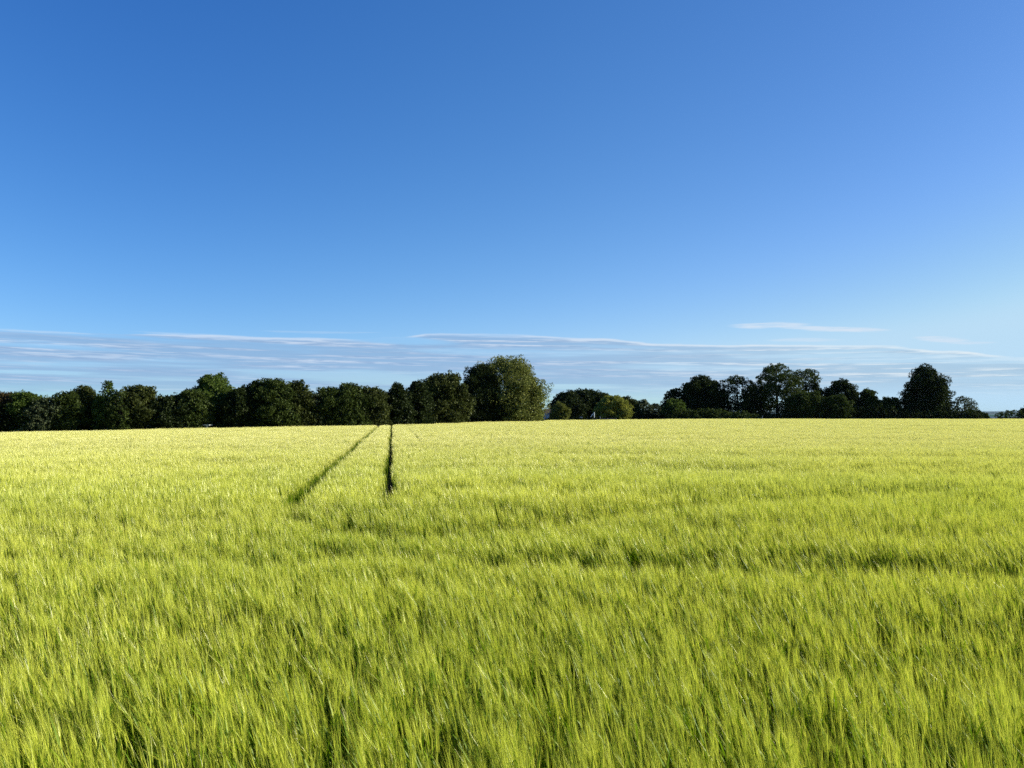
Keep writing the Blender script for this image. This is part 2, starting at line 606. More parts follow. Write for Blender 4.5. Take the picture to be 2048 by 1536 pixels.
# middle: half-metre tiles, opened up into small clumps beside the wheel tracks
x, y = grid(NEAR_Y, MID_Y, .5, 0.04)
d_, g_ = track_dist(x, y)
k = d_ > .38
add_pts(x[k], y[k], K_TILE, 1.0)
def refine(x, y, size, cell, kr):
    n = int(round(size / cell)); o = (np.arange(n) + .5) / n * size - size / 2
    ox, oy = np.meshgrid(o, o)
    X_ = (x[:, None] + ox.ravel()[None]).ravel(); Y_ = (y[:, None] + oy.ravel()[None]).ravel()
    X_ = X_ + rngp.uniform(-.5, .5, len(X_)) * cell; Y_ = Y_ + rngp.uniform(-.5, .5, len(X_)) * cell
    d, g = track_dist(X_, Y_)
    m = (d > .05) & infield(X_, Y_)
    add_pts(X_[m], Y_[m], kr, 1.0)
refine(x[~k], y[~k], .5, .165, K_MID)
# far: metre tiles
x, y = grid(MID_Y, FAR_Y, 1.0, 0.06)
m = infield(x, y); x, y = x[m], y[m]
d_, g_ = track_dist(x, y)
k = d_ > .72
add_pts(x[k], y[k], K_FAR, 1.0)
refine(x[~k], y[~k], 1.0, .2, K_MID)

P2 = np.concatenate(pts); IDX = np.concatenate(idx); SC = np.concatenate(scl)
n = len(P2)
print('crop instances', n)
X_, Y_ = P2[:, 0], P2[:, 1]
# height and lean wander over the field in gusts
h = 1 + (vnoise(X_ / 1.1, Y_ / .8, 1) - .5) * .10 + (vnoise(X_ / 4.5, Y_ / 2.6, 2) - .5) * .10 + (vnoise(X_ / 17, Y_ / 5, 9) - .5) * .10 + (vnoise(X_ / 30, Y_ / 1.6, 19) - .5) * .09
h *= 1 + rngp.normal(0, .04, n) * np.where(Y_ < 46, 1, .6)
d_, _ = track_dist(X_, Y_)
for P_, hw_, *dip in TRACKS:                     # trodden, shorter crop along the headland tracks
    if dip:
        best = np.full(n, 1e9)
        for a, b in zip(P_[:-1], P_[1:]):
            ab = b - a
            t_ = np.clip(((X_ - a[0]) * ab[0] + (Y_ - a[1]) * ab[1]) / (ab @ ab), 0, 1)
            best = np.minimum(best, np.hypot(X_ - a[0] - t_ * ab[0], Y_ - a[1] - t_ * ab[1]))
        h *= 1 - dip[0] * np.exp(-(best / (dip[1] if len(dip) > 1 else .38)) ** 2) * (.6 + .8 * vnoise(X_ / 1.3, Y_ / 1.3, 31))
h *= 1 - .10 * np.exp(-np.clip(d_, 0, 9) / .25)
SCALE = np.c_[SC, SC, SC * h]
g1 = vnoise(X_ / 2.6, Y_ / 1.3, 3) - .5
g2 = vnoise(X_ / 9, Y_ / 4, 4) - .5
tilt_y = np.radians(-1 - 6 * g1 - 5 * g2 - 3 * np.clip(-X_ / (Y_ + 2), -.5, .6)) + rngp.normal(0, .026, n)      # about Y: negative leans to -X
tilt_x = np.radians(4 * (vnoise(X_ / 2.1, Y_ / 1.1, 6) - .5)) + rngp.normal(0, .026, n)
band = vnoise(X_ / 26, Y_ / 1.5, 41) - .5                         # wind bands running across the field
tilt_y += np.radians(-7) * band * np.clip(Y_ / 12, 0, 1)
tilt_x += np.radians(5) * band * np.clip(Y_ / 12, 0, 1)
# beyond the headland track the stand leans over and catches the light
hx = np.array([gp(690, 1080), gp(900, 1094), gp(1300, 1104), gp(1700, 1112), gp(2048, 1120), gp(2400, 1130)])
sb = Y_ - np.interp(X_, hx[:, 0], hx[:, 1])
bump = np.exp(-((sb - .75) / .42) ** 2) * np.clip((X_ + .2) / 1.5, 0, 1)
tilt_y -= np.radians(13) * bump
SCALE[:, 2] *= 1 + .05 * bump
yaw = rngp.normal(0, .22, n)
ROT = np.c_[tilt_x, tilt_y, yaw]
me = bpy.data.meshes.new('barley_crop')
me.vertices.add(n)
me.vertices.foreach_set('co', np.c_[X_, Y_, terrain(X_, Y_) - .01].astype(np.float32).ravel())
for nm, ty, arr in (('rot', 'FLOAT_VECTOR', ROT), ('scl', 'FLOAT_VECTOR', SCALE)):
    at = me.attributes.new(nm, ty, 'POINT'); at.data.foreach_set('vector', arr.astype(np.float32).ravel())
at = me.attributes.new('kind', 'INT', 'POINT'); at.data.foreach_set('value', IDX.astype(np.int32))
crop = link('barley_crop', me)
tag(crop, 'dense bearded green barley leaning left, covering the whole field', 'crop', kind='stuff')
ng = bpy.data.node_groups.new('barley', 'GeometryNodeTree')
ng.interface.new_socket('Geometry', in_out='INPUT', socket_type='NodeSocketGeometry')
ng.interface.new_socket('Geometry', in_out='OUTPUT', socket_type='NodeSocketGeometry')
gi, go = ng.nodes.new('NodeGroupInput'), ng.nodes.new('NodeGroupOutput')
iop = ng.nodes.new('GeometryNodeInstanceOnPoints')
ci = ng.nodes.new('GeometryNodeCollectionInfo')
ci.inputs['Collection'].default_value = src
ci.inputs['Separate Children'].default_value = True
ci.inputs['Reset Children'].default_value = True
iop.inputs['Pick Instance'].default_value = True
def attr(nm, ty):
    a = ng.nodes.new('GeometryNodeInputNamedAttribute'); a.data_type = ty; a.inputs[0].default_value = nm
    return a.outputs[0]
e2r = ng.nodes.new('FunctionNodeEulerToRotation')
ng.links.new(gi.outputs[0], iop.inputs['Points'])
ng.links.new(ci.outputs[0], iop.inputs['Instance'])
ng.links.new(attr('kind', 'INT'), iop.inputs['Instance Index'])
ng.links.new(attr('rot', 'FLOAT_VECTOR'), e2r.inputs[0])
ng.links.new(e2r.outputs[0], iop.inputs['Rotation'])
ng.links.new(attr('scl', 'FLOAT_VECTOR'), iop.inputs['Scale'])
ng.links.new(iop.outputs[0], go.inputs[0])
crop.modifiers.new('barley', 'NODES').node_group = ng

# ------------------------------------------------------------------ trees
def leaf_mat(name, c1, c2, transl=.25, gloss=.008):
    m, t, out = mat_new(name)
    geo = N(t, 'ShaderNodeNewGeometry')
    c = mixc(t, geo.outputs['Random Per Island'], c1, c2)
    pn = noise(t, geo.outputs['Position'], .45, 2, .5)
    c = mixc(t, smooth(t, pn, .35, .65, 0, .45), c, tuple(v * .6 for v in c1[:3]) + (1,))
    di = N(t, 'ShaderNodeBsdfDiffuse'); tr = N(t, 'ShaderNodeBsdfTranslucent'); gl = N(t, 'ShaderNodeBsdfGlossy')
    t.links.new(c, di.inputs[0]); t.links.new(c, tr.inputs[0])
    gl.inputs['Roughness'].default_value = .5
    gl.inputs['Color'].default_value = (.9, 1, .8, 1)
    m1 = N(t, 'ShaderNodeMixShader'); m1.inputs[0].default_value = transl
    t.links.new(di.outputs[0], m1.inputs[1]); t.links.new(tr.outputs[0], m1.inputs[2])
    m2 = N(t, 'ShaderNodeMixShader'); m2.inputs[0].default_value = gloss
    t.links.new(m1.outputs[0], m2.inputs[1]); t.links.new(gl.outputs[0], m2.inputs[2])
    t.links.new(m2.outputs[0], out.inputs[0])
    return m


def c4(*a): return tuple(a) + (1,)


LM = {
    'dark': leaf_mat('leaf_dark', c4(.014, .024, .006), c4(.034, .050, .012)),
    'mid': leaf_mat('leaf_mid', c4(.026, .044, .008), c4(.065, .090, .018)),
    'fresh': leaf_mat('leaf_fresh', c4(.042, .075, .012), c4(.105, .155, .026), .35),
    'olive': leaf_mat('leaf_olive', c4(.08, .10, .018), c4(.19, .205, .045), .3),
    'deep': leaf_mat('leaf_deep_shade', c4(.005, .009, .003), c4(.014, .022, .006), .1, .004),  # hedge leaves near black: shade low in the hedges put into the colour
    'silver': leaf_mat('leaf_silver', c4(.085, .11, .02), c4(.225, .24, .060), .2, .012),
    'lime': leaf_mat('leaf_lime', c4(.13, .155, .02), c4(.31, .32, .06), .3),
    'red': leaf_mat('leaf_red', c4(.045, .036, .014), c4(.105, .075, .030), .25),
    'brown': leaf_mat('leaf_brown', c4(.030, .042, .009), c4(.072, .086, .020), .25),
    'grey': leaf_mat('leaf_grey', c4(.04, .058, .024), c4(.10, .12, .055), .2),
}


def bark():
    m, t, out = mat_new('bark')
    b = N(t, 'ShaderNodeBsdfDiffuse')
    tcn = N(t, 'ShaderNodeTexCoord')
    c = mixc(t, noise(t, tcn.outputs['Object'], 5, 5, .6), c4(.03, .024, .018), c4(.10, .085, .065))
    t.links.new(c, b.inputs[0]); t.links.new(b.outputs[0], out.inputs[0])
    return m


BARK = bark()


def tube(V, Q, a, b, r0, r1, seg=7, bend=None):
    """tapered tube from a to b in 4 rings"""
    a, b = np.array(a, float), np.array(b, float)
    ax = nrm(b - a); s = nrm(np.cross(ax, [.31, .87, .2])); q = np.cross(ax, s)
    n0 = sum(len(v) for v in V); K = 4
    for k_ in range(K):
        f = k_ / (K - 1)
        c = a + (b - a) * f + (bend if bend is not None else 0) * math.sin(f * math.pi)
        r = r0 + (r1 - r0) * f
        th = np.linspace(0, 2 * np.pi, seg, endpoint=False)
        V.append(c + np.outer(np.cos(th), s) * r + np.outer(np.sin(th), q) * r)
    for k_ in range(K - 1):
        for i in range(seg):
            j = (i + 1) % seg
            Q.append((n0 + k_ * seg + i, n0 + k_ * seg + j, n0 + (k_ + 1) * seg + j, n0 + (k_ + 1) * seg + i))


def leaves_mesh(name, rng, C, R, n, size, mat, updraft=.25, aspect=.55, squash=.85, fill=.3, spray=2, airy=False):
    """lobes (C, R) carry leafy clumps on their outside; every clump is a puff of small leaf quads"""
    C = np.asarray(C); R = np.asarray(R)
    cc, cr, cd = [], [], []
    for c, r_ in zip(C, R):
        k = int(rng.integers(9, 15)) if airy else int(rng.integers(15, 22))
        d = rng.normal(size=(k, 3)); d[:, 2] += .25
        d /= np.linalg.norm(d, axis=1)[:, None]
        rr = r_ * rng.uniform(.62, .92, k)
        cc.append(c + d * rr[:, None] * np.array([1, 1, squash])); cr.append(r_ * rng.uniform(.20, .46, k)); cd.append(d)
    cc, cr, cd = np.concatenate(cc), np.concatenate(cr), np.concatenate(cd)
    ns = int(n * (1 - fill))
    w = cr ** 2; li = rng.choice(len(cc), ns, p=w / w.sum())
    d = rng.normal(size=(ns, 3)) + cd[li] * .9
    d /= np.linalg.norm(d, axis=1)[:, None]
    pos = cc[li] + d * (cr[li] * rng.uniform(.45, 1.08, ns) ** .6)[:, None] * np.array([1, 1, .8])
    # loose inner leaves that keep the crown from being hollow
    nc = n - ns
    w = R ** 3; lj = rng.choice(len(C), nc, p=w / w.sum())
    e = rng.normal(size=(nc, 3)); e /= np.linalg.norm(e, axis=1)[:, None]
    pos2 = C[lj] + e * (R[lj] * rng.uniform(.1, .72, nc))[:, None]
    pos = np.concatenate([pos, pos2]); d = np.concatenate([d, e])
    big = np.concatenate([np.ones(ns), np.full(nc, 1.0 if airy else 1.9)])
    n = len(pos)
    ax = d * .6 + rng.normal(size=(n, 3)) * .55 + np.array([0, 0, updraft])
    ax /= np.linalg.norm(ax, axis=1)[:, None]
    Vs = []
    for s_ in range(spray):
        a2 = ax + rng.normal(size=(n, 3)) * (.45 if s_ else .1)
        a2 /= np.linalg.norm(a2, axis=1)[:, None]
        nm_ = np.cross(a2, rng.normal(size=(n, 3))); nm_ /= np.linalg.norm(nm_, axis=1)[:, None] + 1e-9
        sz = (size * big * rng.uniform(.6, 1.35, n))[:, None]
        p = pos + rng.normal(size=(n, 3)) * size * (.35 if s_ else 0)
        Vs.append(np.stack([p - a2 * sz * .5, p + nm_ * sz * aspect * .5, p + a2 * sz * .55, p - nm_ * sz * aspect * .5], 1))
    V = np.concatenate(Vs).reshape(-1, 3)
    F = np.arange(len(V)).reshape(-1, 4)
    return mesh_np(name, V, [F], [mat])


def tree(kind, px, top, half, depth, label, cat='tree', mat='mid', base=None, group=None, nl=10, density=1.0, leaf=None,
         shape='dome', trunk=True, lowest=.0, seed=None, lean=0.0, airy=False, deep=1.0, updraft=.25, spray=2, ltrunk=1.0, wf=None):
    """a tree whose crown spans px +- half (picture columns) with its top at row `top`, standing `depth` metres off"""
    rng = np.random.default_rng(int(seed if seed is not None else px * 7 + top))
    x0, y0, ztop = pick(px, top + (6 if depth < 160 else 3), depth)
    z0 = tz(x0, y0) - .1
    H = ztop - z0
    W = half / 1536 * depth * wf if wf else half / 1536 * depth * (1.06 if half > 45 else 1.6 if depth < 140 else 1.25)
    root = bpy.data.objects.new(kind, None); COL.objects.link(root)
    root.location = (x0, y0, z0)
    root.empty_display_size = .5
    tag(root, label, cat, group)
    size = leaf or (.0021 * depth if depth < 140 else .0015 * depth)
    cb = lowest * H                                 # where the crown starts
    C, R = [], []
    lob = (.30 if airy else .40) * min(W, (H - cb) * .5)
    tries = 0
    # lobes fill the silhouette: top lobe first
    def prof(f):                                    # f 0 at crown base, 1 at top -> half-width share
        if shape == 'dome': return math.sqrt(max(0, 1 - max(0, (f - .38) / .62) ** 2.8)) * (1 if f > .3 else .85 + .5 * f)
        if shape == 'cone': return max(.12, 1 - f) ** .75
        if shape == 'egg': return math.sin(math.pi * min(.98, .18 + f * .80)) ** .65
        if shape == 'umbrella': return .30 + .7 * math.exp(-((f - .80) / .20) ** 2) if f > .1 else .3
        if shape == 'flame': return (1 - f) ** .55 * min(1, .5 + f * 2)
        return 1
    nlo = nl
    for i in range(nlo):
        f = (i + .5) / nlo
        r = lob * rng.uniform(.75, 1.2) * (1.0 - .35 * f)
        zc = cb + (H - cb) * f
        zc = min(zc, H - r * .85)
        ff = (zc - cb) / (H - cb)
        w_ = max(0.0, W * prof(min(1, ff + r / (H - cb) * .5)) - r * .85)
        ring = max(2, int(round(2 + 5 * w_ / max(r, .01) * .55)))
        a0 = rng.uniform(0, 2 * math.pi)
        for j in range(ring):
            a = a0 + 2 * math.pi * j / ring + rng.normal(0, .3)
            rr = w_ * rng.uniform(.62, 1.05)
            C.append((math.cos(a) * rr + lean * zc, math.sin(a) * rr * deep, zc + rng.normal(0, .25) * r)); R.append(r * rng.uniform(.7, 1.3))
    C.append((rng.normal(0, .1) * W + lean * H, 0, H - lob * .62)); R.append(lob * .75)
    C = np.array(C); R = np.array(R)
    area = 4 * math.pi * (R ** 2).sum()
    cover = density * (1.0 if airy else 1.25)
    n = int(min(45000, max(800, cover * area * .42 / (size * size * .5 * spray * .5))))
    me_c = leaves_mesh('crown', rng, C, R, n, size, LM[mat], fill=.04 if airy else .3, updraft=updraft, spray=spray, airy=airy)
    link('crown', me_c, root)
    if trunk:
        V, Q = [], []
        tr_ = (.018 + .006 * rng.uniform()) * H * ltrunk
        mid_ = np.array([lean * H * .5, 0, cb + (H - cb) * .45])
        tube(V, Q, (0, 0, -.1), mid_, tr_ * 1.25, tr_ * .65, 8, np.array([rng.normal(0, .02) * H, rng.normal(0, .02) * H, 0]))
        tube(V, Q, mid_, (lean * H, 0, H * .92), tr_ * .65, tr_ * .12, 6)
        sel = rng.choice(len(C), min(len(C), 12 if airy else 7), replace=False)
        for i in sel:
            f = rng.uniform(.45, 1.0)
            st = np.array([0, 0, -.1]) + (mid_ - np.array([0, 0, -.1])) * f
            tube(V, Q, st, C[i], tr_ * .42, tr_ * .08, 5, rng.normal(0, .03, 3) * H)
        link('trunk', mesh_np('trunk', np.concatenate(V), [Q], [BARK], smooth_=True), root)
    return root


# dx, top row, half width in picture columns, distance; then how it looks
def hedge(label, pxa, pxb, depths, top, mat, seed, thick=1.3, leaf=None, density=1.0, cat='hedge'):
    """one continuous hedge following the field edge between two picture columns; depths: (px, depth) list"""
    rng = np.random.default_rng(seed)
    C, R = [], []
    dp = np.array(depths, float)
    tp = np.array(top, float)
    px = pxa
    ox = oy = None
    while px < pxb:
        D = float(np.interp(px, dp[:, 0], dp[:, 1]))
        t_ = float(np.interp(px, tp[:, 0], tp[:, 1])) + rng.normal(0, 2.0)
        x, y, zt = pick(px, t_, D)
        zb = tz(x, y)
        if ox is None: ox, oy, oz = x, y, zb
        Hh = max(.6, zt - zb)
        r = max(.35, Hh * .32)
        for zc in np.arange(r * .7, Hh - r * .6, r * 1.0):
            for yy in (-thick * .4, thick * .4):
                C.append((x - ox + rng.normal(0, .2), y - oy + yy + rng.normal(0, .2), zb - oz + zc)); R.append(r * rng.uniform(.85, 1.2))
        C.append((x - ox, y - oy, zb - oz + Hh - r * .8)); R.append(r * .95)
        px += r * 1.1 * 1536 / D
    D = dp[:, 1].mean()
    size = leaf or .0020 * D
    R = np.array(R)
    n = int(density * 4 * math.pi * (R ** 2).sum() * .30 / (size * size * .5))
    me_ = leaves_mesh('hedge', rng, C, R, min(n, 90000), size, LM[mat], fill=.15, squash=1)
    o = link('hedge', me_)
    o.location = (ox, oy, oz)
    tag(o, label, cat)
    return o


G1 = 'trees of the near hedgerow on the left'
G2 = 'trees beyond the far edge of the field'
tree('hedgerow_tree', -60, 772, 60, 93, 'dark tree at the left edge of the photo, mostly cut off', mat='dark', group=G1)
tree('hedgerow_tree', 18, 779, 45, 93, 'rounded tree with reddish brown leaves at far left of the hedgerow', mat='red', group=G1)
tree('hedgerow_tree', 58, 780, 34, 92, 'yellow green tree just right of the reddish brown tree', mat='fresh', group=G1)
tree('hedgerow_tree', 95, 789, 26, 91, 'low loose-leaved tree in the dip right of the yellow green tree', mat='grey', airy=True, density=.8, group=G1, nl=9)
tree('hedgerow_tree', 135, 780, 26, 92, 'dark green tree with ragged sides below the tufted tree top', mat='mid', group=G1)
tree('hedgerow_tree', 170, 768, 27, 95, 'tree with a brownish tufted top standing before the pointed tree', mat='brown', group=G1)
tree('hedgerow_tree', 216, 758, 28, 94, 'narrow pointed light green tree taller than its neighbours', mat='fresh', group=G1, shape='flame', airy=True, lowest=.1)
tree('hedgerow_tree', 242, 780, 18, 92, 'small bright tree tucked against the pointed light green tree', mat='mid', airy=True, group=G1)
tree('hedgerow_tree', 278, 767, 37, 95, 'round-headed brownish green tree right of the pointed tree', mat='brown', group=G1, lowest=.05)
tree('hedgerow_tree', 343, 786, 34, 96, 'low dark tree filling the dip before the windswept tree', mat='dark', group=G1)
tree('hedgerow_tree', 424, 750, 58, 102.5, 'broad windswept bright green tree with feathery upright sprays', mat='fresh', group=G1, updraft=.7, lowest=.08, nl=12)
tree('hedgerow_tree', 388, 775, 26, 97, 'dark lower shoulder tree at the left of the windswept tree', mat='mid', group=G1, updraft=.5)
tree('hedgerow_tree', 478, 771, 24, 99, 'blackish tree in shadow right of the windswept tree', mat='dark', group=G1)
tree('hedgerow_tree', 513, 758, 26, 101, 'dark tree with one thin spike of leaves at its top', mat='dark', group=G1, updraft=.5)
tree('hedgerow_tree', 548, 755, 34, 101, 'green tree with ragged shoots and leaves low over the field', mat='mid', group=G1, updraft=.5)
tree('hedgerow_tree', 593, 758, 30, 103, 'olive green tree ending the hedgerow clump before the narrow sky gap', mat='brown', group=G1, updraft=.4)
tree('sapling', 633, 778, 10, 103, 'thin young tree standing in the narrow sky gap', mat='grey', group=G1, airy=True, nl=6)
tree('hedgerow_tree', 660, 770, 28, 105, 'rounded green tree right of the thin young tree', mat='mid', group=G1)
tree('hedgerow_tree', 698, 764, 34, 106, 'pale-topped middle tree of three rounded ones left of the tracks', mat='mid', group=G1)
tree('hedgerow_tree', 745, 770, 27, 108, 'rounded tree above the point where the slanting wheel track ends', mat='brown', group=G1)
tree('hedgerow_tree', 797, 763, 24, 112, 'small dark pointed tree above the straight wheel track', mat='dark', group=G1, shape='egg')
tree('hedgerow_tree', 836, 758, 22, 116, 'dark upright tree with a steep left side', mat='dark', group=G1)
tree('hedgerow_tree', 884, 743, 40, 126, 'dark tree with brownish lit right side next to the big domed trees', mat='brown', group=G1, lowest=.05)
tree('broad_tree', 966, 720, 46, 142, 'large dark tree with jagged twiggy top left of the biggest tree', mat='dark', group=G1, nl=12, updraft=.4)
tree('broad_tree', 1014, 713, 82, 146, 'biggest tree, a wide dome with sunlit silvery green right side', mat='silver', group=G1, nl=15, leaf=.24)
tree('hedge_shrub', 1074, 800, 14, 148, 'light green upright shrub at the right foot of the biggest tree', cat='shrub', mat='fresh', nl=7, wf=1.0)
tree('willow_shrub', 1121, 803, 22, 176, 'smooth rounded olive bush beside the pale blue shed', cat='bush', mat='olive', nl=8, leaf=.2, density=1.3, wf=1.0)
tree('broad_tree', 1135, 782, 32, 215, 'dark low tree at the left end of the distant wood', mat='dark', group=G2)
tree('broad_tree', 1170, 776, 45, 222, 'dark domed tree highest in the distant wood', mat='dark', group=G2, nl=9)
tree('broad_tree', 1205, 784, 30, 220, 'dark tree whose slope falls behind the yellow green tree', mat='dark', group=G2)
tree('broad_tree', 1226, 789, 34, 205, 'yellow green sunlit tree overhanging the slide', mat='lime', group=G2, nl=9)
tree('broad_tree', 1252, 791, 25, 225, 'dark round tree peeping out right of the yellow green tree', mat='brown', group=G2)
tree('broad_tree', 1284, 798, 20, 230, 'pale greyish tree in the low gap of the skyline', mat='grey', group=G2, airy=True)
tree('broad_tree', 1310, 805, 18, 232, 'lowest greyish tree just left of the pale green bush', mat='grey', group=G2, airy=True)
tree('bush', 1348, 797, 24, 208, 'medium green bush at the left foot of the dark right-hand trees', cat='bush', mat='fresh', nl=7, density=1.1)
tree('broad_tree', 1352, 776, 27, 225, 'dark spreading tree at the left end of the right-hand trees', mat='dark', group=G2, airy=True)
tree('broad_tree', 1402, 751, 40, 222, 'dark tree with a peaked rounded crown, second from that end', mat='dark', group=G2, nl=12)
tree('broad_tree', 1474, 749, 36, 220, 'open-branched tree with sky showing through, left of the tallest', mat='dark', group=G2, airy=True, density=.6, nl=11, lowest=.12)
tree('broad_tree', 1507, 762, 24, 226, 'dark gappy tree squeezed between the open-branched and tallest trees', mat='dark', group=G2, airy=True, density=.5, lowest=.15)
tree('broad_tree', 1552, 727, 50, 222, 'tallest right-hand tree with layered crown and gaps low down', mat='mid', group=G2, airy=True, density=.62, nl=13, lowest=.14)
tree('broad_tree', 1610, 736, 26, 226, 'flat-topped tree with open umbrella crown behind the tallest tree', mat='mid', group=G2, airy=True, density=.6, nl=12, shape='umbrella', lowest=.2)
tree('broad_tree', 1632, 764, 15, 224, 'narrow dark tree right of the umbrella-crowned tree', mat='dark', group=G2, nl=9)
tree('bush', 1612, 781, 36, 212, 'round mid green bush before the umbrella-crowned tree', cat='bush', mat='mid', nl=9, density=1.1)
tree('broad_tree', 1680, 757, 33, 220, 'dark round-topped tree right of the gap beside the bush', mat='dark', group=G2)
tree('bush', 1672, 788, 30, 210, 'green bush at the foot of the dark round-topped tree', cat='bush', mat='mid', nl=7)
tree('broad_tree', 1735, 778, 25, 220, 'lower tree between the round-topped tree and the big lone dome', mat='mid', group=G2)
tree('broad_tree', 1778, 792, 22, 220, 'smallest tree of the group just left of the big lone dome', mat='mid', group=G2)
tree('broad_tree', 1853, 735, 50, 216, 'big dense dark dome-shaped tree standing apart on the right', mat='dark', group=G2, nl=10, density=1.2, seed=5, wf=1.0)
tree('broad_tree', 1928, 789, 21, 214, 'sparse airy little tree right of the big lone dome', mat='grey', group=G2, airy=True, density=.5, nl=8)
tree('bush', 1952, 818, 20, 212, 'low dark bush at the end of the hedge near the far hills', cat='bush', mat='mid', nl=5)
tree('bush', 2030, 817, 27, 214, 'small spiky bush alone at the right edge of the photo', cat='bush', mat='mid', nl=5, airy=True)
tree('bush', 2110, 800, 60, 214, 'dark bush beyond the right edge of the photo', cat='bush', mat='dark', nl=6)

LD = [(-300, 84), (0, 90), (400, 100), (784, 118), (900, 130), (1000, 148), (1085, 160)]
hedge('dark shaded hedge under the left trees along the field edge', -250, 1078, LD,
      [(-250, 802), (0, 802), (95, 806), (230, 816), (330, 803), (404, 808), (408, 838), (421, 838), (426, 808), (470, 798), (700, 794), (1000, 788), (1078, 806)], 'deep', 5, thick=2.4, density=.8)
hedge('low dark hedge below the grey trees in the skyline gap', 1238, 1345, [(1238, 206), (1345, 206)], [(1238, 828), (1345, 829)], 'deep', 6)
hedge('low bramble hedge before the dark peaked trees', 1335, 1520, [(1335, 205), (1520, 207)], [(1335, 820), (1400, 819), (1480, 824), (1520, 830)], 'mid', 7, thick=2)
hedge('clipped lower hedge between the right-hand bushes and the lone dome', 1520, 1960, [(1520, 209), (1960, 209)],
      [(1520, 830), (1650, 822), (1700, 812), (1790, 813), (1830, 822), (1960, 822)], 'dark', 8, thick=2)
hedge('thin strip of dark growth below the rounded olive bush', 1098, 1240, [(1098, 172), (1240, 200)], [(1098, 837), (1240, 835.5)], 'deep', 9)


# ------------------------------------------------------------------ small built things at the field edge
def paint(name, c1, c2, scale=6, rough=.6, gloss=.04):
    m, t, out = mat_new(name)
    b = N(t, 'ShaderNodeBsdfPrincipled')
    tcn = N(t, 'ShaderNodeTexCoord')
    c = mixc(t, noise(t, tcn.outputs['Object'], scale, 5, .6), c1, c2)
    t.links.new(c, b.inputs['Base Color']); b.inputs['Roughness'].default_value = rough
    t.links.new(b.outputs[0], out.inputs[0])
    return m


PALE = paint('pale_blue_paint', c4(.70, .72, .72), c4(.84, .85, .84))
WHITE = paint('white_paint', c4(.62, .62, .60), c4(.82, .82, .80))
ROOF = paint('brown_roof', c4(.06, .04, .03), c4(.12, .08, .06))
GREYM = paint('grey_concrete', c4(.40, .41, .38), c4(.60, .60, .56))
WOOD = paint('weathered_wood', c4(.12, .10, .08), c4(.24, .21, .17))
STEEL = paint('pale_metal', c4(.45, .52, .52), c4(.66, .72, .70), rough=.35)
DGREY = paint('dark_grey_metal', c4(.09, .09, .085), c4(.16, .16, .15))


def box(a, b, bevel=0.0):
    """verts, quads of a box between corners a and b with chamfered vertical edges"""
    (x0, y0, z0), (x1, y1, z1) = a, b
    c = min(bevel, (x1 - x0) * .3, (y1 - y0) * .3)
    if c > 0:
        ring = [(x0 + c, y0), (x1 - c, y0), (x1, y0 + c), (x1, y1 - c), (x1 - c, y1), (x0 + c, y1), (x0, y1 - c), (x0, y0 + c)]
    else:
        ring = [(x0, y0), (x1, y0), (x1, y1), (x0, y1)]
    k = len(ring)
    V = [(x, y, z0) for x, y in ring] + [(x, y, z1) for x, y in ring]
    F = [tuple(range(k))[::-1], tuple(range(k, 2 * k))] + [(i, (i + 1) % k, k + (i + 1) % k, k + i) for i in range(k)]
    return V, F


def pyobj(name, parts, mat, parent=None):
    V, F = [], []
    for v, f in parts:
        n0 = len(V); V += [tuple(p) for p in v]; F += [tuple(i + n0 for i in q) for q in f]
    me_ = bpy.data.meshes.new(name); me_.from_pydata(V, [], F); me_.materials.append(mat); me_.update()
    return link(name, me_, parent)


def empty(name, loc, rz=0):
    o = bpy.data.objects.new(name, None); COL.objects.link(o); o.location = loc; o.rotation_euler = (0, 0, rz)
    o.empty_display_size = .5
    return o


def at(px, depth):
    x, y, _ = pick(px, 826, depth)
    return x, y, tz(x, y)


def zpx(py, depth):
    return pick(1024, py, depth)[2]


# pale shed right of the biggest tree
D = 178; x, y, z = at(1096, D); s = D / 1536
top_ = zpx(827.5, D) - z
sh = tag(empty('shed', (x, y, z)), 'pale blue grey shed with brown roof beside the biggest tree', 'shed')
pyobj('wall', [box((-8 * s, 0, 0), (11 * s, 2.6, top_))], PALE, sh)
pyobj('roof', [([(-9.5 * s, -.25, top_ + .02), (13 * s, -.25, top_ + .02), (13 * s, 2.85, top_ + .02), (-9.5 * s, 2.85, top_ + .02),
                 (-6 * s, 1.3, top_ + 1.15), (10 * s, 1.3, top_ + 1.15)],
                [(0, 3, 2, 1), (0, 1, 5, 4), (1, 2, 5), (2, 3, 4, 5), (3, 0, 4)])], ROOF, sh)
pyobj('fascia', [box((-8 * s, -.30, top_ - .10), (-1 * s, -.252, top_ + .015))], WHITE, sh)
pyobj('door', [box((1.5 * s, -.04, 0), (6.5 * s, -.003, top_ - .25))], GREYM, sh)
pyobj('drainpipe', [box((8 * s, -.07, 0), (8.8 * s, -.003, top_ - .1), .02)], WHITE, sh)
# white gate beside it
D = 172; x, y, z = at(1087, D); s = D / 1536
gt = tag(empty('gate', (x, y, z)), 'short white wooden gate between two posts by the pale shed', 'gate')
for px_, r_ in ((-4, 829.5), (3, 832)):
    pyobj('post', [box(((px_ - .5) * s, -.06, 0), ((px_ + .5) * s, .06, zpx(r_, D) - z), .02)], WOOD, gt)
for r_, x0_, x1_ in ((829.5, -4.5, 3.4), (833.5, -.5, 3.0)):
    zz = zpx(r_, D) - z
    pyobj('rail', [box((x0_ * s, -.10, zz - .05), (x1_ * s, -.063, zz + .05))], WHITE, gt)
